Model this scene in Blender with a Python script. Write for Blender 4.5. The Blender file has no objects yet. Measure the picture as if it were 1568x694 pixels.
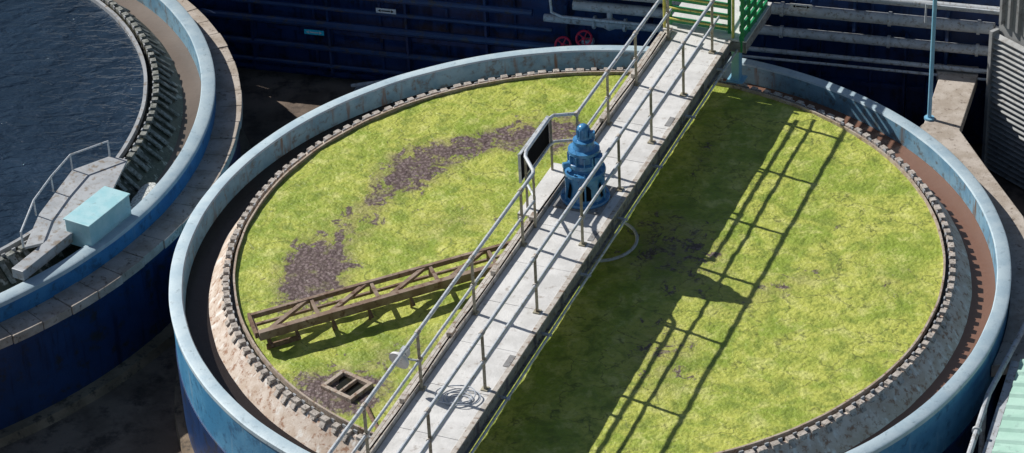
import bpy, bmesh, math, random
from mathutils import Vector, Matrix, noise
random.seed(7)
sc=bpy.context.scene
# ------------------------------------------------------------------ materials
def nmat(name):
    m=bpy.data.materials.new(name); m.use_nodes=True
    nt=m.node_tree; b=nt.nodes["Principled BSDF"]
    return m,nt,b
def mixc(nt,fac,a,b,blend='MIX'):
    n=nt.nodes.new('ShaderNodeMix'); n.data_type='RGBA'; n.blend_type=blend
    for sock,v in ((0,fac),(6,a),(7,b)):
        if hasattr(v,'links'): nt.links.new(v,n.inputs[sock])
        elif sock==0: n.inputs[0].default_value=v
        else: n.inputs[sock].default_value=(*v,1)
    return n.outputs[2]
def ramp(nt,src,lo,hi):
    n=nt.nodes.new('ShaderNodeMapRange'); n.interpolation_type='SMOOTHSTEP'
    n.inputs[1].default_value=lo; n.inputs[2].default_value=hi
    nt.links.new(src,n.inputs[0]); return n.outputs[0]
def math_(nt,op,a,b=None):
    n=nt.nodes.new('ShaderNodeMath'); n.operation=op
    for i,v in enumerate((a,b)):
        if v is None: continue
        if hasattr(v,'links'): nt.links.new(v,n.inputs[i])
        else: n.inputs[i].default_value=v
    return n.outputs[0]
def noise_(nt,scale,detail=3,rough=.55,vscale=None,dist=0,loc=None):
    tc=nt.nodes.new('ShaderNodeTexCoord'); src=tc.outputs['Object']
    if vscale or loc:
        mp=nt.nodes.new('ShaderNodeMapping')
        mp.inputs['Scale'].default_value=vscale or (1,1,1); mp.inputs['Location'].default_value=loc or (0,0,0)
        nt.links.new(src,mp.inputs[0]); src=mp.outputs[0]
    n=nt.nodes.new('ShaderNodeTexNoise'); n.inputs['Scale'].default_value=scale
    n.inputs['Detail'].default_value=detail; n.inputs['Roughness'].default_value=rough
    n.inputs['Distortion'].default_value=dist
    nt.links.new(src,n.inputs['Vector']); return n.outputs['Fac']
def bump(nt,b,h,strength=.3,dist=.01):
    n=nt.nodes.new('ShaderNodeBump'); n.inputs['Strength'].default_value=strength
    n.inputs['Distance'].default_value=dist
    nt.links.new(h,n.inputs['Height']); nt.links.new(n.outputs[0],b.inputs['Normal'])
def weathered(name,c1,c2,stain=None,scale=3,streak=None,rough=.6,metal=0,bs=.3,thr=(.5,.68),sthr=(.5,.72),bd=.01,spec=.5):
    m,nt,b=nmat(name)
    n1=noise_(nt,scale,4,.62)
    col=mixc(nt,ramp(nt,n1,.36,.64),c1,c2)
    if stain: col=mixc(nt,ramp(nt,noise_(nt,scale*2.7,4,.7,loc=(3,7,1)),*thr),col,stain)
    if streak: col=mixc(nt,ramp(nt,noise_(nt,5,3,.65,vscale=(1,1,.12),loc=(9,2,4)),*sthr),col,streak)
    fine=noise_(nt,30,2,.6)
    col=mixc(nt,.3,col,mixc(nt,fine,(.55,.55,.55),(1.0,1.0,1.0)),'MULTIPLY')
    nt.links.new(col,b.inputs['Base Color'])
    b.inputs['Roughness'].default_value=rough; b.inputs['Metallic'].default_value=metal
    b.inputs['Specular IOR Level'].default_value=spec
    if bs>.12: bump(nt,b,fine,bs,bd)
    return m
M={}
M['rim']=weathered('pale_blue_paint',(.40,.53,.61),(.51,.63,.69),(.26,.35,.40),2.2,rough=.55,thr=(.56,.74))
M['inner']=weathered('blue_inner_paint',(.13,.30,.44),(.21,.40,.53),(.12,.16,.18),2,streak=(.16,.12,.09),rough=.6,sthr=(.54,.72))
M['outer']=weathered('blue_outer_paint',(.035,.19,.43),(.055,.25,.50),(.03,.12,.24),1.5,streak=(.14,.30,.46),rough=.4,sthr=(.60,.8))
M['outer2']=weathered('sunlit_blue_paint',(.06,.25,.46),(.10,.33,.55),(.04,.15,.29),1.5,streak=(.22,.40,.55),rough=.45,sthr=(.58,.76))  # paler copy of the outer paint, grazing sunlight put into the colour
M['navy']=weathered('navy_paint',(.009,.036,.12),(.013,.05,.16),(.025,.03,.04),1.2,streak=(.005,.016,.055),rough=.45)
M['pipenavy']=weathered('faded_navy_pipe',(.02,.05,.14),(.03,.07,.18),(.08,.07,.07),1.6,rough=.35)
M['wallnavy']=weathered('navy_wall_paint',(.011,.046,.16),(.017,.062,.20),(.014,.022,.05),1.0,streak=(.006,.02,.07),rough=.4)
M['tan']=weathered('stained_concrete',(.56,.45,.36),(.70,.61,.53),(.34,.19,.12),3,streak=(.80,.77,.72),rough=.85,bs=.5,thr=(.50,.66),sthr=(.53,.70))
M['slime']=weathered('algae_concrete',(.035,.045,.03),(.06,.066,.045),(.015,.016,.012),5,streak=(.34,.34,.31),rough=.45,bs=.8,sthr=(.56,.68))
M['ledge']=weathered('ledge_concrete',(.40,.34,.28),(.54,.48,.42),(.19,.145,.115),3,rough=.9,bs=.6,thr=(.55,.7))
M['ground']=weathered('yard_concrete',(.13,.095,.07),(.24,.18,.14),(.06,.045,.036),.8,rough=.85,bs=.5,thr=(.45,.7))
M['kerb']=weathered('kerb_concrete',(.20,.15,.10),(.30,.23,.16),(.08,.065,.05),1.6,rough=.9,bs=.6)
M['rust']=weathered('rusted_steel',(.17,.10,.065),(.27,.18,.12),(.09,.045,.03),6,rough=.85,bs=.5)
M['truss']=weathered('rusty_truss_paint',(.22,.145,.10),(.34,.26,.20),(.12,.06,.035),3,rough=.75,bs=.2,thr=(.52,.66))
M['rust2']=weathered('rusted_plate',(.40,.31,.24),(.50,.43,.36),(.22,.13,.08),5,rough=.8,bs=.5)
M['teeth']=weathered('weir_bracket',(.38,.34,.30),(.56,.51,.46),(.12,.09,.07),8,rough=.8,bs=.5)
M['teeth2']=weathered('weir_bracket_mossy',(.14,.15,.13),(.34,.35,.33),(.03,.035,.02),8,rough=.7,bs=.6)
M['deck']=weathered('checker_plate',(.66,.65,.63),(.80,.79,.77),(.42,.38,.34),2.2,rough=.5,bs=.5,thr=(.55,.76))
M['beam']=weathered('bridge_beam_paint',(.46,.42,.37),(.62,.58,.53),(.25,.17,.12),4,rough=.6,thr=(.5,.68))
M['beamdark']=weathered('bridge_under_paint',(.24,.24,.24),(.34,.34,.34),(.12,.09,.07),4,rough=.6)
M['rail']=weathered('galvanised_rail',(.56,.61,.65),(.68,.72,.76),(.40,.37,.33),5,rough=.4,metal=.15,bs=.1)
M['post']=weathered('weathered_post',(.30,.27,.19),(.44,.41,.31),(.20,.13,.08),6,rough=.6,bs=.1)
M['blue']=weathered('machine_blue',(.05,.21,.44),(.09,.30,.56),(.025,.08,.18),6,rough=.25,bs=.1,thr=(.56,.72))
M['black']=weathered('black_panel',(.006,.006,.007),(.009,.009,.010),None,4,rough=.9,bs=.05,spec=.1)
M['grey']=weathered('grey_pipe_paint',(.45,.48,.51),(.55,.58,.61),(.26,.23,.20),4,rough=.5,bs=.1)
M['white']=weathered('white_paint',(.72,.73,.73),(.80,.80,.80),(.55,.52,.47),5,rough=.45,bs=.1)
M['cyan']=weathered('light_cyan_paint',(.36,.66,.72),(.46,.72,.77),(.25,.40,.43),4,rough=.5,bs=.15,thr=(.6,.75))
M['poleblue']=weathered('pole_blue',(.22,.50,.70),(.28,.56,.74),(.2,.3,.35),4,rough=.45,bs=.1,thr=(.6,.8))
M['green']=weathered('gate_green',(.012,.24,.08),(.02,.30,.11),None,5,rough=.4,bs=.1)
M['yellow']=weathered('gate_yellow',(.62,.58,.12),(.70,.66,.18),(.35,.3,.1),5,rough=.5,bs=.1)
M['red']=weathered('valve_red',(.60,.01,.05),(.70,.015,.07),None,5,rough=.4,bs=.1)
M['louvre']=weathered('grey_cladding',(.30,.31,.31),(.38,.39,.39),(.22,.21,.2),2,rough=.6,bs=.1)
M['mint']=weathered('mint_roof_sheet',(.40,.64,.53),(.48,.72,.61),(.30,.46,.40),2,rough=.55,bs=.1,thr=(.58,.75))
M['sign']=weathered('sign_cyan',(.03,.60,.80),(.04,.64,.84),None,3,rough=.5,bs=.05)
M['foam']=weathered('foam',(.66,.68,.66),(.80,.81,.79),(.25,.27,.24),9,rough=.7,bs=.8,thr=(.45,.6))
M['hose']=weathered('hose',(.42,.46,.52),(.5,.54,.6),None,5,rough=.5,bs=.1)
M['stainless']=weathered('platform_steel',(.40,.42,.44),(.50,.52,.54),(.28,.23,.18),2.5,rough=.5,metal=.2,bs=.1)
def water_mat(name,c,rough,scale,st,dist,vs=None,c2=None):
    m,nt,b=nmat(name)
    if c2:   # shade painted into the colour: near-black at -x, sunlit sediment brown at +x
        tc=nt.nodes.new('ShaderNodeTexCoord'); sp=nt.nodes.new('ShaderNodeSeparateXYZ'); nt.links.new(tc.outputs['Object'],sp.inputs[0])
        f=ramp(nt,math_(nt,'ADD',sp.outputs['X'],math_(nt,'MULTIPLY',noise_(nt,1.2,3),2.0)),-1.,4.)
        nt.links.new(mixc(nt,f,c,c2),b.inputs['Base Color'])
    else: nt.links.new(mixc(nt,ramp(nt,noise_(nt,.5,2),.35,.7),c,tuple(v*1.35 for v in c)),b.inputs['Base Color'])
    b.inputs['Roughness'].default_value=rough; b.inputs['IOR'].default_value=1.33
    bump(nt,b,noise_(nt,scale,3,.5,vscale=vs,dist=.4),st,dist); return m
M['water']=water_mat('dark_clear_water',(.018,.034,.058),.02,2.2,1.0,.15,(1,1.9,1))
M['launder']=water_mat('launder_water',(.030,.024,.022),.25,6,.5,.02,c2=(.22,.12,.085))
M['launder2']=water_mat('launder_water_grey',(.16,.13,.11),.3,6,.5,.02)
M['gap']=water_mat('weir_gap_water',(.018,.018,.012),.08,8,.5,.01)
def duckweed():
    m,nt,b=nmat('duckweed')
    L=nt.links
    tc=nt.nodes.new('ShaderNodeTexCoord')
    at=nt.nodes.new('ShaderNodeAttribute'); at.attribute_name='scum'
    v2=nt.nodes.new('ShaderNodeTexVoronoi'); v2.inputs['Scale'].default_value=15; v2.inputs['Randomness'].default_value=1; L.new(tc.outputs['Object'],v2.inputs['Vector'])
    vd=v2.outputs['Distance']
    n_mid=noise_(nt,2.6,7,.68,loc=(4,1,0),dist=.3)
    n_big=noise_(nt,.9,5,.66,dist=.8,loc=(2,2,0))
    n_fine=noise_(nt,11,3,.62,loc=(1,8,0))
    col=mixc(nt,ramp(nt,n_big,.38,.60),(.27,.36,.045),(.47,.50,.095))
    col=mixc(nt,math_(nt,'MULTIPLY',ramp(nt,n_mid,.50,.66),.65),col,(.64,.64,.22))
    col=mixc(nt,math_(nt,'MULTIPLY',ramp(nt,n_mid,.49,.36),.75),col,(.17,.235,.035))
    col=mixc(nt,math_(nt,'MULTIPLY',ramp(nt,n_fine,.47,.66),.45),col,(.20,.25,.04))
    nn=nt.nodes.new('ShaderNodeTexNoise'); nn.inputs['Scale'].default_value=2.2; nn.inputs['Detail'].default_value=4; L.new(tc.outputs['Object'],nn.inputs['Vector'])
    vm=nt.nodes.new('ShaderNodeVectorMath'); vm.operation='MULTIPLY_ADD'; vm.inputs[1].default_value=(.75,.75,.75)
    L.new(nn.outputs['Color'],vm.inputs[0]); L.new(tc.outputs['Object'],vm.inputs[2])
    ve=nt.nodes.new('ShaderNodeTexVoronoi'); ve.feature='DISTANCE_TO_EDGE'; ve.inputs['Scale'].default_value=1.3; L.new(vm.outputs[0],ve.inputs['Vector'])
    cr=math_(nt,'SUBTRACT',1.0,ramp(nt,ve.outputs['Distance'],.002,.03))
    cr=math_(nt,'MULTIPLY',cr,math_(nt,'MULTIPLY',ramp(nt,n_big,.42,.56),ramp(nt,n_fine,.35,.5)))
    col=mixc(nt,math_(nt,'MULTIPLY',cr,.7),col,(.11,.125,.035))
    col=mixc(nt,math_(nt,'MULTIPLY',math_(nt,'MULTIPLY',ramp(nt,at.outputs['Fac'],.10,.5),ramp(nt,n_mid,.36,.56)),.65),col,(.20,.165,.09))
    sn=noise_(nt,2.8,6,.76,dist=.5)
    sf=ramp(nt,math_(nt,'ADD',at.outputs['Fac'],math_(nt,'MULTIPLY',math_(nt,'SUBTRACT',sn,.5),2.4)),.42,.58)
    scol=mixc(nt,ramp(nt,vd,.15,.65),(.225,.165,.175),(.095,.062,.066))
    scol=mixc(nt,math_(nt,'MULTIPLY',ramp(nt,n_mid,.54,.66),.5),scol,(.26,.27,.09))
    col=mixc(nt,math_(nt,'MULTIPLY',sf,.95),col,scol)
    L.new(col,b.inputs['Base Color']); b.inputs['Roughness'].default_value=.5
    b.inputs['Specular IOR Level'].default_value=.4
    h=math_(nt,'ADD',math_(nt,'MULTIPLY',vd,-.35),math_(nt,'MULTIPLY',n_fine,1.1))
    bump(nt,b,h,.75,.035)
    return m
M['duckweed']=duckweed()
# ------------------------------------------------------------------ mesh builder
class MB:
    def __init__(s): s.v=[]; s.f=[]
    def quadstrip(s,a,b,closed):
        n=len(a); rng=n if closed else n-1
        for i in range(rng):
            j=(i+1)%n; s.f.append((a[i],a[j],b[j],b[i]))
    def add(s,vs):
        k=len(s.v); s.v+= [tuple(v) for v in vs]; return list(range(k,k+len(vs)))
    def box(s,c,ax,ay,az):
        c=Vector(c);ax=Vector(ax);ay=Vector(ay);az=Vector(az)
        i=s.add([c+ax*x+ay*y+az*z for z in(-1,1) for y in(-1,1) for x in(-1,1)])
        for f in((0,2,3,1),(4,5,7,6),(0,1,5,4),(2,6,7,3),(0,4,6,2),(1,3,7,5)): s.f.append(tuple(i[k] for k in f))
    def bar(s,p,q,w,h,up=(0,0,1)):
        p=Vector(p);q=Vector(q);d=(q-p); L=d.length; d.normalize(); up=Vector(up)
        if abs(d.dot(up))>.95: up=Vector((1,0,0))
        sd=d.cross(up).normalized(); u2=sd.cross(d)
        s.box((p+q)/2,d*L/2,sd*w/2,u2*h/2)
    def tube(s,pts,r,seg=10,caps=True,closed=False):
        pts=[Vector(p) for p in pts]; rings=[]; n=len(pts); ref=None
        for i,p in enumerate(pts):
            if closed: d=(pts[(i+1)%n]-pts[i-1]).normalized()
            elif i==0: d=(pts[1]-p).normalized()
            elif i==n-1: d=(p-pts[i-1]).normalized()
            else: d=((pts[i+1]-p).normalized()+(p-pts[i-1]).normalized()).normalized()
            if ref is None:
                ref=Vector((0,0,1)) if abs(d.z)<.9 else Vector((1,0,0))
            a=d.cross(ref).normalized(); bb=a.cross(d).normalized(); ref=bb
            rr=r[i] if isinstance(r,(list,tuple)) else r
            rings.append(s.add([p+a*math.cos(t)*rr+bb*math.sin(t)*rr for t in [2*math.pi*k/seg for k in range(seg)]]))
        for i in range(n-1): s.quadstrip(rings[i],rings[i+1],True)
        if closed: s.quadstrip(rings[-1],rings[0],True)
        elif caps: s.f.append(tuple(reversed(rings[0]))); s.f.append(tuple(rings[-1]))
    def lathe(s,prof,seg=192,c=(0,0,0),close=False,jit=0):
        rings=[]
        for r,z in prof:
            row=[]
            for k in range(seg):
                a=2*math.pi*k/seg; rr=r+jit*noise.noise((4*math.cos(a)*3,4*math.sin(a)*3,r+z*3))
                row.append((c[0]+rr*math.cos(a),c[1]+rr*math.sin(a),c[2]+z))
            rings.append(s.add(row))
        for a,b in zip(rings,rings[1:]): s.quadstrip(a,b,True)
        if close: s.quadstrip(rings[-1],rings[0],True)
    def poly(s,pts,z0,z1):
        n=len(pts); a=s.add([(x,y,z0) for x,y in pts]); b=s.add([(x,y,z1) for x,y in pts])
        s.quadstrip(a,b,True); s.f.append(tuple(b)); s.f.append(tuple(reversed(a)))
    def obj(s,name,mat,parent=None,bevel=0,smooth=True):
        me=bpy.data.meshes.new(name); me.from_pydata(s.v,[],s.f); me.update()
        bm=bmesh.new(); bm.from_mesh(me); bmesh.ops.recalc_face_normals(bm,faces=bm.faces); bm.to_mesh(me); bm.free()
        if smooth:
            me.shade_smooth(); me.set_sharp_from_angle(angle=math.radians(35))
        me.materials.append(M[mat] if isinstance(mat,str) else mat)
        o=bpy.data.objects.new(name,me); sc.collection.objects.link(o)
        if parent: o.parent=parent
        if bevel:
            bv=o.modifiers.new('bevel','BEVEL'); bv.width=bevel; bv.segments=2; bv.limit_method='ANGLE'
        return o
def empty(name):
    e=bpy.data.objects.new(name,None); sc.collection.objects.link(e); return e
GZ=-2.5
g=MB(); g.poly([(-250,-250),(250,-250),(250,250),(-250,250)],GZ-.3,GZ); g.obj('ground','ground',smooth=False)
# ------------------------------------------------------------------ clarifier tank builder
def tank(c,Rb,Rw,Rt,Rl,Ri,Ro,zl,teethmat,slopemat,lmat,nteeth,lower,par,ribs,bmat,bw,omat):
    m=MB(); m.lathe([(Ri,-.03),(Ri+.02,0),(Ro-.01,0),(Ro+.02,-.02),(Ro+.02,-.10),(Ro,-.10)],256,c,jit=.008); m.obj('rim_coping','rim',par)
    m=MB(); m.lathe([(Ri,-.03),(Ri,zl-.15)],256,c); m.obj('inner_face','inner',par)
    m=MB(); m.lathe([(Ro,-.10),(Ro,lower)],256,c); m.obj('outer_wall_upper',omat,par)
    m=MB(); m.lathe([(Rw,-.5),(Rw,-.04),(Rt,-.04),(Rt+.03,-.1),(Rl,zl-.05)],256,c,jit=.02); m.obj('weir_wall',slopemat,par)
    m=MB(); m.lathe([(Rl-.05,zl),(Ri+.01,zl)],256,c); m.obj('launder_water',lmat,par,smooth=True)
    m=MB(); m.lathe([(Rb,-.2),(Rb,.045),(Rb+bw,.045),(Rb+bw,-.2)],256,c,close=True,jit=.01); m.obj('scum_baffle',bmat,par)
    m=MB(); m.lathe([(Rb-.02,-.07),(Rw+.005,-.07)],256,c); m.obj('gap_water','gap',par)
    t=MB(); st=MB(); cc=Vector(c)
    for k in range(nteeth):
        a=2*math.pi*(k+random.uniform(-.1,.1))/nteeth; ca,sa=math.cos(a),math.sin(a)
        er=Vector((ca,sa,0)); et=Vector((-sa,ca,0))
        w=math.pi*Rw/nteeth
        ww=w*random.uniform(.42,.68)
        dz=random.uniform(-.012,.012)
        t.box(cc+er*((Rw+Rt)/2+.01)+Vector((0,0,-.02+dz)),er*((Rt-Rw)/2+.02),et*ww,Vector((0,0,.04)))
        ln=random.uniform(*ribs)
        p=cc+er*(Rt+.0)+Vector((0,0,-.03+dz))
        q=cc+er*(Rt+.02+(Rl-Rt)*ln)+Vector((0,0,-.06+(zl+.05)*ln))
        t.bar(p,q,ww*1.4,.035)
        st.box(cc+er*(Rw-.012)+et*w+Vector((0,0,.0)),er*.012,et*w*.30,Vector((0,0,.035)))
    t.obj('weir_brackets',teethmat,par,bevel=.006,smooth=False)
    st.obj('weir_plate_clips','stainless',par,smooth=False)
T1=empty('clarifier_tank')
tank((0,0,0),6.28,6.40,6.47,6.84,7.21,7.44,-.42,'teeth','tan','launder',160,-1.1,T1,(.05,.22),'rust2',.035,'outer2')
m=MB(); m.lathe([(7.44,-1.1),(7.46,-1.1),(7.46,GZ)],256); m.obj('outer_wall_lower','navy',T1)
m=MB(); m.lathe([(7.40,GZ+.14),(7.62,GZ+.14),(7.66,GZ-.1)],256,jit=.02); m.obj('base_kerb','kerb',T1)
m=MB(); m.tube([(.70*math.cos(a)+.2,.70*math.sin(a)+.3,.04) for a in [2*math.pi*k/64 for k in range(64)]],.03,10,closed=True); m.obj('feedwell_ring','grey',T1)
m=MB(); m.lathe([(.0,.9),(.16,.9),(.16,-.3)],32); m.obj('centre_column','rust',T1)
C2=(-15.9,5.6,0)
T2=empty('clarifier_tank')
tank(C2,7.23,7.42,7.50,8.0,8.36,8.62,-.5,'teeth2','slime','launder2',176,-.5,T2,(.35,.8),'stainless',.07,'outer')
t=MB(); nb=92
for k in range(nb):
    a0=2*math.pi*(k+.012)/nb; a1=2*math.pi*(k+.988)/nb; dz=random.uniform(-.012,.012); dr=random.uniform(-.02,.02)
    ang=[a0+(a1-a0)*i/3 for i in range(4)]
    pts=[(C2[0]+8.60*math.cos(a),C2[1]+8.60*math.sin(a)) for a in ang]+[(C2[0]+(9.13+dr)*math.cos(a),C2[1]+(9.13+dr)*math.sin(a)) for a in reversed(ang)]
    t.poly(pts,-.60,-.42+dz)
t.obj('walkway_ledge_blocks','ledge',T2,bevel=.012,smooth=False)
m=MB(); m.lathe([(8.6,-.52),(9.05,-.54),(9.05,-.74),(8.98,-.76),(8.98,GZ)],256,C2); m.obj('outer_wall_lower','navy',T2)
m=MB(); m.lathe([(8.9,GZ+.16),(9.22,GZ+.16),(9.3,GZ-.1)],256,C2,jit=.03); m.obj('base_kerb','kerb',T2)
m=MB(); m.lathe([(.01,-.05),(2,-.05),(4,-.05),(7.24,-.05)],200,C2); m.obj('tank_water','water')
# duckweed surface
rings,segs=90,360; vs=[(0,0,0)]; fs=[]
for i in range(1,rings+1):
    r=6.285*i/rings
    for k in range(segs):
        a=2*math.pi*k/segs; x,y=r*math.cos(a),r*math.sin(a)
        z=-.02+.014*noise.noise((x*1.5,y*1.5,0))+.014*noise.noise((x*5,y*5,3)); vs.append((x,y,z))
for k in range(segs): fs.append((0,1+k,1+(k+1)%segs))
for i in range(rings-1):
    a=1+i*segs;b=a+segs
    for k in range(segs): fs.append((a+k,b+k,b+(k+1)%segs,a+(k+1)%segs))
me=bpy.data.meshes.new('duckweed_surface'); me.from_pydata(vs,[],fs); me.shade_smooth()
at=me.attributes.new('scum','FLOAT','POINT')
def blob(x,y,cx,cy,rx,ry,rot,amp):
    dx,dy=x-cx,y-cy; c,s=math.cos(rot),math.sin(rot); u=(dx*c+dy*s)/rx; w=(-dx*s+dy*c)/ry
    return amp*math.exp(-(u*u+w*w))
for i,(x,y,z) in enumerate(vs):
    r=math.hypot(x,y); th=math.degrees(math.atan2(y,x))%360
    d=0.0
    if 84<th<180:
        r0=4.22+.30*max(0,(th-105))/75+.1*math.sin(th*.11)
        wd=.60+.16*math.sin(th*.19+1)
        amp=.72 if th<144 else .72-.32*min(1,(th-144)/14)
        edge=min(1,(th-84)/8,(180-th)/8)
        d=max(d,amp*edge*math.exp(-((r-r0)/wd)**2))
    d=max(d,blob(x,y,-4.85,-.40,.60,1.15,-.15,1.25),blob(x,y,-4.25,-3.95,.90,.66,0,1.0),
      blob(x,y,1.5,.0,1.2,1.9,.3,.42),blob(x,y,3.2,-1.4,1.9,.5,.5,.32),blob(x,y,1.2,-3.3,1.0,1.8,0,.32),
      blob(x,y,-3.2,-3.0,1.4,.7,.4,.38),blob(x,y,-2.4,1.1,1.4,.8,.1,.26),blob(x,y,2.3,3.3,.3,1.3,-.2,.30),
      blob(x,y,5.3,-1.2,.7,.9,0,.26),blob(x,y,3.6,.9,.9,1.3,.7,.16),blob(x,y,-.6,4.3,.9,.5,0,.6))
    at.data[i].value=d
me.materials.append(M['duckweed'])
o=bpy.data.objects.new('duckweed_surface',me); sc.collection.objects.link(o)
# ------------------------------------------------------------------ bridge
nv=Vector((.9287,-.3709,0)); tv=Vector((.3709,.9287,0))
def B(n,t,z): return nv*n+tv*t+Vector((0,0,z))
H=1.116
BR=empty('walkway_bridge')
t0,t1=-12.,6.15
m=MB(); tt=t0
while tt<t1-.05:
    L=min(1.22,t1-tt)
    m.box(B(.05,tt+L/2,H-.012+random.uniform(-.002,.002)),nv*.555,tv*(L/2-.005),Vector((0,0,.012))); tt+=L
m.obj('deck_plates','deck',BR,smooth=False)
m=MB(); 
m.box(B(.64,(t0+t1)/2,H-.01),nv*.045,tv*(t1-t0)/2,Vector((0,0,.016)))
m.box(B(-.60,(t0+t1)/2,H-.03),nv*.085,tv*(t1-t0)/2,Vector((0,0,.014)))
m.box(B(-.525,(t0+t1)/2,H+.035),nv*.006,tv*(t1-t0)/2,Vector((0,0,.06)))
m.box(B(-.74,(t0+t1)/2,H-.10),nv*.03,tv*(t1-t0)/2,Vector((0,0,.05)))
m.obj('girder_flanges','beam',BR,bevel=.004,smooth=False)
m=MB()
m.box(B(.63,(t0+t1)/2,H-.17),nv*.012,tv*(t1-t0)/2,Vector((0,0,.13)))
m.box(B(-.60,(t0+t1)/2,H-.17),nv*.012,tv*(t1-t0)/2,Vector((0,0,.11)))
m.box(B(.64,(t0+t1)/2,H-.31),nv*.055,tv*(t1-t0)/2,Vector((0,0,.012)))
m.box(B(-.60,(t0+t1)/2,H-.31),nv*.055,tv*(t1-t0)/2,Vector((0,0,.012)))
m.box(B(.01,(t0+t1)/2,H-.055),nv*.57,tv*((t1-t0)/2-.01),Vector((0,0,.008)))  # unseen sheet added under the deck to block sun through plate gaps
tt=t0+.6
while tt<t1:
    m.box(B(.02,tt,H-.16),nv*.57,tv*.04,Vector((0,0,.06)))
    m.box(B(.66,tt,H-.16),nv*.03,tv*.008,Vector((0,0,.12))); tt+=1.22
m.obj('girders_and_sun_block','beamdark',BR,smooth=False)
m=MB(); m.tube([B(.79,t0,H-.22),B(.79,t1+.2,H-.22)],.022,8); m.tube([B(.74,t0,H-.33),B(.74,t1,H-.33)],.016,8)
tt=t0+.9
while tt<t1: m.bar(B(.64,tt,H-.22),B(.83,tt,H-.22),.05,.03); tt+=1.83
m.obj('side_conduit','rail',BR)
m=MB(); tt=t0; pts=[]
while tt<t1: pts.append(B(-.545+.012*math.sin(tt*1.7),tt,H+.02+.006*math.sin(tt*2.3))); tt+=.3
m.tube(pts,.012,6); m.tube([p+nv*(-.06)+Vector((0,0,-.01)) for p in pts],.016,6); m.obj('power_cable','black',BR)
m=MB()
for q in (-2.66,-4.55,-6.44,-8.3,2.6,4.3,-.9):
    m.box(B(-.63,q,H+.03),nv*.05,tv*.09,Vector((0,0,.05)))
m.obj('beam_brackets','beam',BR,bevel=.008,smooth=False)
m=MB()
for q in (-4.95,-1.1,2.9): m.box(B(.56,q,H+.006),nv*.05,tv*.16,Vector((0,0,.006)))
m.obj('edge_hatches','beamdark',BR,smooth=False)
rp=MB(); rr=MB()
RH=1.1
Rt=[5.58,3.9,2.12,.44,-1.40,-3.52,-5.77,-7.9,-10]
for q in Rt:
    rp.bar(B(.48,q,H),B(.48,q,H+RH),.05,.05); rp.box(B(.48,q,H+.012),nv*.06,tv*.06,Vector((0,0,.012)))
for z in (RH,.56): rr.tube([B(.48,t0,H+z),B(.48,6.0,H+z)],.033 if z==RH else .026,10)
Lt=[5.81,3.99,2.49,.95,-1.73,-3.88,-6.08,-8.1,-10]
for q in Lt:
    rp.bar(B(-.49,q,H),B(-.49,q,H+RH),.05,.05); rp.box(B(-.49,q,H+.012),nv*.06,tv*.06,Vector((0,0,.012)))
for z in (RH,.56):
    rr.tube([B(-.49,t0,H+z),B(-.49,-1.15,H+z),B(-.53,-1.05,H+z),B(-.82,-.68,H+z),B(-.88,-.5,H+z),B(-.9,.62,H+z),B(-.86,.76,H+z),B(-.53,.93,H+z),B(-.49,1.05,H+z),B(-.49,6.0,H+z)],.033 if z==RH else .026,10)
for n_,q in ((-.86,-.6),(-.9,.7),(-.49,-1.15)): rp.bar(B(n_,q,H),B(n_,q,H+RH),.045,.045)
rp.obj('handrail_posts','post',BR,bevel=.004,smooth=False); rr.obj('handrails','rail',BR)
m=MB()
for q in Rt:
    for z in (RH,.56): m.tube([B(.48,q-.05,H+z),B(.48,q+.05,H+z)],.043,10)
for q in Lt:
    for z in (RH,.56): m.tube([B(-.49,q-.05,H+z),B(-.49,q+.05,H+z)],.043,10)
m.obj('rail_clamps','beam',BR)
m=MB(); m.box(B(-.74,.05,H-.02),nv*.22,tv*.88,Vector((0,0,.015))); m.bar(B(-.94,-.83,H-.08),B(-.94,.93,H-.08),.04,.12); m.obj('side_platform','deck',BR,smooth=False)
m=MB(); m.box(B(.12,7.0,H-.015),nv*.85,tv*.83,Vector((0,0,.015))); m.obj('landing_plate','deck',BR,smooth=False)
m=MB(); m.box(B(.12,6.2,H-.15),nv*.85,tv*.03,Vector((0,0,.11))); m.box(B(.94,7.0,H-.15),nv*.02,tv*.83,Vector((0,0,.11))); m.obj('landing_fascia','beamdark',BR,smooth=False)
m=MB(); m.box(B(.66,6.55,.46),nv*.08,tv*.10,Vector((0,0,.46))); m.box(B(-.6,6.55,.46),nv*.08,tv*.10,Vector((0,0,.46)))
m.box(B(.66,6.55,.02),nv*.17,tv*.17,Vector((0,0,.02)))
m.box(B(.66,-7.3,.4),nv*.09,tv*.11,Vector((0,0,.40))); m.box(B(-.6,-7.3,.4),nv*.09,tv*.11,Vector((0,0,.40)))
m.obj('bridge_support','poleblue',BR,bevel=.008,smooth=False)
# ------------------------------------------------------------------ gate
G=empty('safety_gate')
m=MB(); y=MB()
for z in (.10,.34,.58,.82,1.06): 
    m.bar(B(-.66,6.42,H+z),B(.55,6.42,H+z),.12,.08); y.bar(B(-.66,6.34,H+z+.06),B(.55,6.34,H+z+.06),.05,.03)
for n_ in (-.66,.55): m.bar(B(n_,6.42,H),B(n_,6.42,H+1.15),.09,.07)
for z in (.05,.27,.49,.71,.93,1.14): m.bar(B(.86,6.15,H+z),B(.90,7.7,H+z),.05,.12)
for q in (6.2,6.6,7.0,7.4): m.bar(B(.88,q,H-.25),B(.88,q,H+1.2),.07,.07)
m.obj('green_frame','green',G,bevel=.006,smooth=False); y.obj('yellow_strips','yellow',G,bevel=.004,smooth=False)
m=MB()
for n_ in (-.72,.68): m.tube([B(n_,6.25,H),B(n_,6.25,H+1.25)],.03,10)
m.tube([B(-.72,6.3,H+1.1),B(-.75,8.0,H+1.1)],.026,10)
m.obj('gate_posts','yellow',G)
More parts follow.
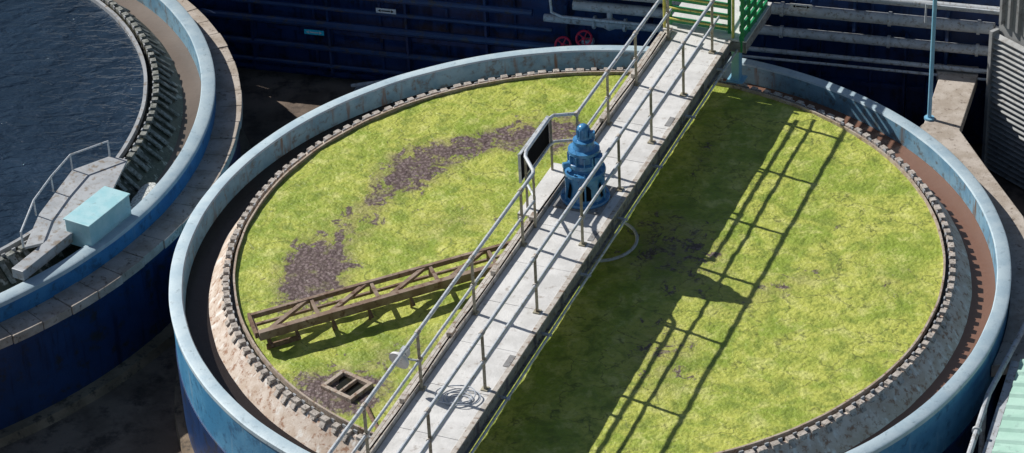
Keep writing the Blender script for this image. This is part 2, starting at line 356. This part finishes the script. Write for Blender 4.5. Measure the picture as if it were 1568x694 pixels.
# ------------------------------------------------------------------ drive motor
D=empty('gear_motor_drive')
m=MB(); c=(0,0,H)
m.lathe([(0,.03),(.43,.03),(.44,.05),(.43,.09),(.37,.10),(.36,.16),(.29,.54),(.37,.56),(.38,.60),(.37,.64),(.27,.66),(.25,.70)],48,c)
m.lathe([(.25,.68),(.29,.72),(.29,.80),(.24,.83),(.24,.95),(.28,.98),(.28,1.04),(.20,1.06),(.17,1.16),(.19,1.18),(.19,1.22),(.12,1.23)],48,c)
m.lathe([(.12,1.23),(.125,1.28),(.11,1.32),(.11,1.43),(.09,1.48),(.05,1.51),(0,1.52)],32,c)
m.obj('housing','blue',D)
m=MB(); cc=Vector(c)
for k in range(12):
    a=2*math.pi*k/12; e=Vector((math.cos(a),math.sin(a),0)); s_=Vector((-e.y,e.x,0))
    m.box(cc+e*.265+Vector((0,0,.89)),e*.03,s_*.012,Vector((0,0,.085)))
    m.tube([cc+e*.34+Vector((0,0,.62)),cc+e*.34+Vector((0,0,.68))],.02,6)
    m.tube([cc+e*.405+Vector((0,0,.08)),cc+e*.405+Vector((0,0,.12))],.018,6)
    m.tube([cc+e*.118+Vector((0,0,1.25)),cc+e*.118+Vector((0,0,1.44))],.009,5)
for k in range(6):
    a=2*math.pi*(k+.5)/6; e=Vector((math.cos(a),math.sin(a),0)); s_=Vector((-e.y,e.x,0))
    m.box(cc+e*.345+Vector((0,0,.32)),e*.055,s_*.014,Vector((0,0,.23)))
m.box(cc+Vector((.15,-.06,1.34)),Vector((.05,0,0)),Vector((0,.05,0)),Vector((0,0,.06)))
m.box(cc+Vector((.25,-.14,.88)),Vector((.07,0,0)),Vector((0,.09,0)),Vector((0,0,.08)))
m.tube([cc+Vector((-.24,-.1,.78)),cc+Vector((-.38,-.14,.78))],.05,12)
m.obj('ribs_and_bolts','blue',D,bevel=.004)
m=MB()
for k in range(6):
    a=2*math.pi*k/6-.5; e=Vector((math.cos(a),math.sin(a),0)); s_=Vector((-e.y,e.x,0)); up=(Vector((0,0,1))*.38-e*.07).normalized()
    c1=cc+e*.336+Vector((0,0,.30))
    pts=[c1+s_*(.095*x)+up*(.14*yy) for x,yy in ((-1,-1),(1,-1),(1,.5),(.7,.85),(0,1.1),(-.7,.85),(-1,.5))]
    i=m.add([p+e*.008 for p in pts]); m.f.append(tuple(i))
m.obj('access_openings','black',D,smooth=False)
m=MB(); m.box(B(0,0,H+.015),nv*.44,tv*.46,Vector((0,0,.015))); m.obj('base_plate','beamdark',D,bevel=.005,smooth=False)
P=empty('control_panel')
m=MB(); m.box(B(-.965,.05,H+.80),nv*.02,tv*.66,Vector((0,0,.27))); m.obj('panel_board','black',P,bevel=.004,smooth=False)
m=MB()
for z in (.53,1.07): m.bar(B(-.965,-.63,H+z),B(-.965,.73,H+z),.045,.025)
for q in (-.62,.72): m.bar(B(-.965,q,H+.5),B(-.965,q,H+1.09),.025,.05)
m.obj('panel_frame','rail',P,smooth=False)
F=empty('flood_light')
m=MB(); a=B(-.77,-6.2,1.72); d=Vector((-.45,-.75,-.25)).normalized()
m.tube([a-d*.10,a-d*.06,a-d*.0,a+d*.05,a+d*.055],[.05,.10,.17,.18,.15],20); m.obj('lamp_head','white',F)
m=MB(); m.tube([a-d*.02,B(-.5,-6.15,1.72)],.018,8); m.box(a-d*.14,nv*.06,tv*.08,Vector((0,0,.07))); m.obj('lamp_arm','grey',F)
m=MB()
for i in range(4):
    r=.14+.035*i; cx=B(.2+.03*i*(-1)**i,-6.2+.03*i,H+.02+.012*i)
    m.tube([cx+Vector((r*1.3*math.cos(a),r*math.sin(a),.012*math.sin(3*a))) for a in [2*math.pi*k/40 for k in range(40)]],.010,6,closed=True)
m.obj('hose_coil','hose')
# ------------------------------------------------------------------ skimmer arm
S=empty('skimmer_arm')
pb=[Vector((-5.81,-2.2,.34)),Vector((-.75,.06,.34))]; pf=[Vector((-5.62,-2.72,.30)),Vector((-.55,-.42,.30))]
m=MB()
m.bar(pb[0],pb[1],.07,.09); m.bar(pf[0],pf[1],.11,.16)
lo=Vector((0,0,-.2))
m.bar(pb[0]+lo,pb[1]+lo,.05,.05)
nbay=5
for k in range(nbay+1):
    f=k/nbay; a=pb[0].lerp(pb[1],f); b=pf[0].lerp(pf[1],f)
    m.bar(a,b,.06,.06); m.bar(a,a+lo,.05,.05)
    if k<nbay:
        b2=pf[0].lerp(pf[1],(k+.08)/nbay); a2=pb[0].lerp(pb[1],(k+.92)/nbay)
        m.bar(b2+Vector((0,0,.004)),a2+Vector((0,0,.004)),.08,.06)
m.obj('truss','truss',S,bevel=.005,smooth=False)
m=MB()
for f in (.03,.12,.24,.36,.5):
    b=pf[0].lerp(pf[1],f); m.bar(b,b+Vector((0,0,-.42)),.04,.04); m.bar(b+Vector((.06,-.10,-.22)),b+Vector((-.03,.02,-.05)),.05,.03)
m.bar(pf[0].lerp(pf[1],.02)+Vector((0,0,-.3)),pf[0].lerp(pf[1],.13)+Vector((0,0,-.3)),.03,.16)
m.bar(pb[0]+Vector((-.03,.03,.0)),pf[0]+Vector((-.04,0,.0)),.05,.12)
m.obj('scraper_blades','rust',S,smooth=False)
# scum box
X=empty('scum_box')
cc=Vector((-4.08,-3.85,0)); e1=Vector((.62,.78,0)).normalized(); e2=Vector((.78,-.62,0)).normalized()
m=MB()
for s_ in(-1,1):
    m.box(cc+e1*.25*s_+Vector((0,0,-.01)),e2*.34,e1*.035,Vector((0,0,.07))); m.box(cc+e2*.30*s_+Vector((0,0,-.012)),e2*.035,e1*.215,Vector((0,0,.07)))
m.box(cc+e2*.02+Vector((0,0,-.02)),e2*.02,e1*.215,Vector((0,0,.07)))
m.obj('box_walls','rust2',X,bevel=.006,smooth=False)
m=MB(); m.box(cc+Vector((0,0,-.025)),e2*.27,e1*.215,Vector((0,0,.012))); m.obj('box_floor','gap',X,smooth=False)
m=MB(); m.tube([cc+Vector((.35,-.55,.0)),cc+Vector((.5,-1.0,.0)),cc+Vector((.75,-1.5,.0))],.035,8); m.obj('drain_pipe','rust',X)
# ------------------------------------------------------------------ left tank platform
PL=empty('service_platform')
pp=[(-8.65,3.35),(-9.0,3.5),(-9.65,3.05),(-10.05,1.55),(-10.15,.45),(-9.4,.75),(-8.85,1.9)]
m=MB(); m.poly(pp,.12,.17); m.obj('platform_plate','stainless',PL,smooth=False)
m=MB(); 
rl=[(-9.0,3.5),(-9.65,3.05),(-9.9,2.3),(-10.1,1.5),(-10.17,.45)]
m.tube([(x,y,.17) for x,y in rl[:1]]+[(x,y,.5) for x,y in rl]+[(rl[-1][0],rl[-1][1],.17)],.02,8)
for x,y in rl[1:4]: m.tube([(x,y,.17),(x,y,.5)],.015,8)
m.obj('platform_rail','rail',PL)
tg=Vector((.50,.866,0)); ra=Vector((.866,-.50,0))
def box_at(name,cx,cy,l,w,z0,z1,mat):
    m=MB(); m.box(Vector((cx,cy,(z0+z1)/2)),tg*l,ra*w,Vector((0,0,(z1-z0)/2))); return m.obj(name,mat,None,bevel=.012,smooth=False)
K=empty('equipment_box')
b=box_at('box_body',-8.92,1.32,.60,.28,-.1,.42,'cyan'); b.parent=K
b=box_at('box_lid',-8.92,1.32,.62,.30,.42,.45,'cyan'); b.parent=K
tr=MB(); tr.box(Vector((-9.80,.25,.12)),tg*.70,ra*.13,Vector((0,0,.10))); tr.obj('launder_trough','stainless',smooth=False,bevel=.01)
m=MB(); fp=[]
for k in range(20):
    a=2*math.pi*k/20; rr_=1+.35*noise.noise((math.cos(a)*2,math.sin(a)*2,5)); fp.append((-8.30+.22*rr_*math.cos(a)+.12*math.sin(a),2.6+.55*rr_*math.sin(a)))
m.poly(fp,-.6,-.22); m.obj('overflow_foam','foam',bevel=.05)
# ------------------------------------------------------------------ main ledge at right
L=MB()
ang=[math.radians(a) for a in range(-25,37,3)]
inn=[(7.46*math.cos(a),7.46*math.sin(a)) for a in ang]
pts=inn+[(6.6,4.8),(7.1,6.5),(7.12,7.1),(7.95,6.9),(7.9,6.6),(7.25,4.5),(7.6,3.0),(8.0,1.4),(8.05,0),(7.85,-1.8),(7.4,-3.0)]
L.poly(pts,-.75,-.5); L.obj('concrete_ledge','ledge',bevel=.015,smooth=False)
m=MB(); m.poly([(7.5,-3),(7.5,0),(7.3,3.0),(6.9,4.4),(6.9,7.0),(7.4,7.0),(7.1,4.4),(7.45,3),(7.8,1.3),(7.8,-2)],GZ,-.76); m.obj('ledge_support_wall','navy',smooth=False)
# ------------------------------------------------------------------ back wall and pipes
wd=Vector((1,-.27,0)).normalized(); wn=Vector((-.27,-1,0)).normalized()
def W(x,z,off=0): return Vector((x,10.4-.27*(x+5)+.32,z))+wn*off
WL=empty('steel_tank_wall')
XL=-8.9
m=MB()
for xa,xb,zt in ((XL,1.5,3.0),(1.52,15,1.15)):
    a=W(xa,0);b=W(xb,0); m.box((a+b)/2-wn*.15+Vector((0,0,(zt-2.5)/2)),(b-a)/2,wn*.15,Vector((0,0,(zt+2.5)/2)))
a=W(XL,0); m.box(Vector((a.x+.15,(a.y+.4+17)/2,.25)),Vector((.15,0,0)),Vector((0,(17-a.y-.4)/2,0)),Vector((0,0,2.75)))
m.obj('wall_plate','wallnavy',WL,smooth=False)
m=MB()
for z in (-2.35,-1.3,0.2): m.bar(W(XL,z,.05),W(15,z,.05),.10,.10)
for z in (1.6,2.95): m.bar(W(XL,z,.05),W(1.5,z,.05),.10,.10)
for k in range(17): m.bar(W(XL+.3+1.45*k,-2.4,.03),W(XL+.3+1.45*k,1.1,.03),.05,.06,up=(0,1,0))
m.obj('wall_stiffeners','wallnavy',WL,smooth=False)
BW=empty('process_building')
m=MB(); m.box((-22,20,2.5),(14,0,0),(0,2.5,0),(0,0,5)); m.obj('walls','wallnavy',BW,smooth=False)
m=MB()
for k in range(24): m.box((-35.2+1.15*k,17.45,2.5),(.06,0,0),(0,.05,0),(0,0,4.9))
for z in (1.2,4.2): m.box((-22,17.42,z),(13.9,0,0),(0,.06,0),(0,0,.12))
m.obj('wall_ribs','navy',BW,smooth=False)
m=MB(); m.box((-22,20,7.56),(14.2,0,0),(0,2.7,0),(0,0,.06)); m.obj('roof','beamdark',BW,smooth=False)
PR=empty('pipe_run')
m=MB()
for z,r_,o_,x0,x1 in ((-2.05,.05,.28,XL,-1),(-1.62,.07,.26,XL,2.4),(-1.02,.09,.3,XL,2),(-.62,.05,.3,XL,-.5),(-.25,.08,.3,XL,-.9)):
    m.tube([W(x0,z,o_),W(x1,z,o_)],r_,10)
m.obj('dark_pipes','pipenavy',PR)
m=MB()
for z,r_,o_,x0,x1 in ((.47,.12,.45,-.2,8.3),(-.02,.10,.50,2.2,14),(-.42,.05,.62,3.3,14),(-.56,.03,.70,3.3,14),(.85,.08,.4,2,9),(.12,.11,.45,.0,2.2)):
    m.tube([W(x0,z,o_),W(x1,z,o_)],r_,12)
m.tube([W(8.3,.47,.45),W(8.5,.40,.45),W(8.58,.2,.45),W(8.6,-.5,.45),W(8.6,-1.8,.45)],.07,12)
m.tube([W(3.3,-.42,.62),W(3.15,-.5,.75),W(2.95,-.9,1.2)],.035,8)
for x in (4.2,6.3,8.0,10.2):
    for z,r_,o_ in ((.47,.15,.45),(-.02,.13,.50)): m.tube([W(x-.03,z,o_),W(x+.03,z,o_)],r_,12)
m.obj('grey_pipes','grey',PR)
m=MB()
for x in [XL+.2+1.7*k for k in range(14)]:
    m.box(W(x,-1.1,.2),wd*.025,wn*.12,Vector((0,0,1.1)))
for x in (3.8,5.6,7.4,9.6,11.5): m.box(W(x,.1,.25),wd*.03,wn*.14,Vector((0,0,.65)))
m.obj('pipe_brackets','navy',PR,smooth=False)
m=MB(); m.tube([W(-.45,.25,.55),W(-.42,-.02,.6),W(-.2,-.1,.62),W(1.4,-.10,.62)],.03,8)
m.tube([W(7.0,.55,.6),W(7.0,.95,.6),W(8.55,.95,.6),W(8.6,.6,.6)],.025,8); m.obj('small_pipes','rail',PR)
V=empty('gate_valve')
m=MB(); v=W(.75,-.22,.5)
m.tube([v-wd*.35,v-wd*.33,v-wd*.3,v-wd*.28,v-wd*.12,v,v+wd*.12,v+wd*.28,v+wd*.3,v+wd*.33,v+wd*.35],[.14,.14,.14,.09,.1,.15,.1,.09,.14,.14,.14],18)
m.tube([v,v+Vector((0,0,.3))],.06,12); m.tube([W(-.6,-.22,.5),W(2.2,-.22,.5)],.085,12); m.obj('valve_body','grey',V)
for (x,z) in ((.22,-.60),(-.22,-.80)):
    hw=empty('valve_handwheel'); m=MB(); c0=W(x,z,.55); n0=(wn*.8+Vector((0,0,.6))).normalized(); u0=wd; w0=n0.cross(u0)
    m.tube([c0+u0*.16*math.cos(a)+w0*.16*math.sin(a) for a in [2*math.pi*k/28 for k in range(28)]],.025,8,closed=True)
    for k in range(5):
        a=2*math.pi*k/5; m.tube([c0,c0+(u0*math.cos(a)+w0*math.sin(a))*.16],.014,6)
    m.tube([c0-n0*.04,c0+n0*.04],.035,10); m.obj('wheel','red',hw)
    m=MB(); m.tube([c0,c0-n0*.4],.02,8); m.tube([c0-n0*.4-wd*.12,c0-n0*.4+wd*.12],.08,12); m.obj('stem','grey',hw)
for nm,x,z,mt in (('pipe_marker_sign',-5.5,-1.05,'sign'),('pipe_marker_sign',-3.9,-.36,'white'),('pipe_marker_sign',4.6,.66,'white')):
    e=empty(nm); m=MB(); m.box(W(x,z,.62),wd*.22,wn*.005,Vector((0,0,.055))); m.obj('plate',mt,e,smooth=False)
    m=MB(); m.box(W(x,z,.628),wd*.10,wn*.002,Vector((0,0,.012)))
    q=W(x+.17,z,.628); i=m.add([q,q-wd*.06+Vector((0,0,.035)),q-wd*.06-Vector((0,0,.035))]); m.f.append(tuple(i))
    q=W(x-.17,z,.628); i=m.add([q,q+wd*.06+Vector((0,0,.035)),q+wd*.06-Vector((0,0,.035))]); m.f.append(tuple(i))
    m.obj('lettering','black' if mt!='sign' else 'white',e,smooth=False)
    m=MB()
    for s_ in (-.15,.15): m.tube([W(x+s_,z-.02,.61),W(x+s_,z-.02,.2)],.012,6)
    m.obj('standoffs','navy',e)
m=MB(); m.tube([(-4.95,10.1,-2.3),(-3.6,9.75,-1.95),(-2.2,9.4,-1.7)],.04,8); m.bar((-4.9,10.1,-2.45),(-3.4,9.7,-2.45),.5,.08); m.obj('drain_pipe_run','grey')
m=MB(); m.tube([(-3.75,9.6,-2.5),(-3.75,9.6,-2.25),(-3.75,9.6,-1.95),(-3.75,9.6,-1.85)],[.1,.1,.17,.08],14); m.tube([(-4.0,9.55,-2.1),(-3.5,9.55,-2.1)],.06,10); m.obj('sump_pump','black')
m=MB(); m.tube([(6.72,4.95,-.5),(6.72,4.95,5.2)],.042,14); m.lathe([(0,-.46),(.1,-.46),(.1,-.5)],16,(6.72,4.95,0)); m.obj('light_pole','poleblue')
# louvred building, long face turned to the left/front
LB=empty('louvred_building')
la=Vector((.6,-.8,0)); lb=Vector((.8,.6,0)); lo_=Vector((8.12,6.25,0))
m=MB()
for k in range(26): 
    z=-2.4+.12*k
    m.box(lo_+la*2.0-lb*.03+Vector((0,0,z)),la*1.98,lb*.045+Vector((0,0,.03)),Vector((0,0,.008)))
m.obj('louvres','louvre',LB,smooth=False)
m=MB(); m.box(lo_+la*2.0+lb*2.1+Vector((0,0,.3)),la*2.0,lb*2.0,Vector((0,0,2.8))); m.box(lo_-lb*.02+Vector((0,0,-.9)),la*.04,lb*.1,Vector((0,0,1.6))); m.obj('walls','louvre',LB,smooth=False)
m=MB()
for k in range(18): m.box(lo_+la*(.1+.22*k)+lb*.06+Vector((0,0,1.95)),la*.03,lb*.05,Vector((0,0,1.1)))
m.obj('cladding_ribs','louvre',LB,smooth=False)
R_=empty('corrugated_roof_shed')
e=Vector((-.32,-.95,0)).normalized(); f_=Vector((.95,-.32,0)).normalized(); o_=Vector((7.25,-3.1,-.45))
m=MB(); nx=150; top=[];bot=[]
for i in range(nx+1):
    q=i*8.0/nx; ph=(i%6); z=.04 if ph in(0,1) else 0
    top.append(o_+e*q+Vector((0,0,z))); bot.append(o_+e*q+f_*4+Vector((0,0,z+.5)))
a=m.add(top);b=m.add(bot); m.quadstrip(a,b,False); m.obj('roof_sheet','mint',R_,smooth=False)
m=MB(); m.bar(o_+e*0-f_*.08+Vector((0,0,-.08)),o_+e*8-f_*.08+Vector((0,0,-.08)),.14,.12); m.obj('gutter','grey',R_,smooth=False)
m=MB(); m.box(o_+e*4+f_*2.1+Vector((0,0,-1.2)),e*3.9,f_*1.9,Vector((0,0,.95))); m.obj('shed_walls','louvre',R_,smooth=False)
m=MB(); m.tube([o_+e*(-1.6)-f_*.0+Vector((0,0,.1)),o_+e*1.2-f_*.32+Vector((0,0,.1)),o_+e*6-f_*.32+Vector((0,0,.1))],.05,10)
m.tube([o_+e*1.6-f_*.32+Vector((0,0,.1)),o_+e*1.6-f_*.32+Vector((0,0,-2))],.05,10); m.tube([o_+e*2.2-f_*.32+Vector((0,0,.1)),o_+e*2.25-f_*.32+Vector((0,0,.1))],.08,12)
m.obj('side_pipe','grey',R_)
# ------------------------------------------------------------------ light
sd=Vector((1.04,-.66,-1.0)).normalized()
sun=bpy.data.lights.new('sun','SUN'); sun.energy=5.0; sun.angle=math.radians(.5); sun.color=(1,.965,.91)
so=bpy.data.objects.new('sun',sun); so.rotation_euler=sd.to_track_quat('-Z','Y').to_euler(); so.location=(-20,15,25); sc.collection.objects.link(so)
w=bpy.data.worlds.new('World'); sc.world=w; w.use_nodes=True; nt=w.node_tree
sk=nt.nodes.new('ShaderNodeTexSky'); sk.sky_type='NISHITA'; sk.sun_disc=False; sk.sun_elevation=math.asin(-sd.z); sk.sun_rotation=math.atan2(-sd.x,-sd.y)
nt.links.new(sk.outputs[0],nt.nodes['Background'].inputs[0]); nt.nodes['Background'].inputs[1].default_value=.06
# ------------------------------------------------------------------ camera
cy,cz,pitch,yaw,roll=39.85586,26.70841,.58028,-.03309,-.05103
fw=Vector((math.sin(yaw)*math.cos(pitch),math.cos(yaw)*math.cos(pitch),-math.sin(pitch)))
r=Vector((math.cos(yaw),-math.sin(yaw),0)); u=r.cross(fw)
r,u=r*math.cos(roll)+u*math.sin(roll),-r*math.sin(roll)+u*math.cos(roll)
cam=bpy.data.cameras.new('camera'); co=bpy.data.objects.new('camera',cam); sc.collection.objects.link(co)
mt=Matrix((r,u,-fw)).transposed().to_4x4(); mt.translation=Vector((0,-cy,cz)); co.matrix_world=mt
cam.sensor_width=36; cam.lens=4114.03/1568*36; cam.clip_end=1000; cam.clip_start=.5
sc.camera=co
sc.view_settings.view_transform='Standard'; sc.view_settings.look='None'; sc.view_settings.exposure=0
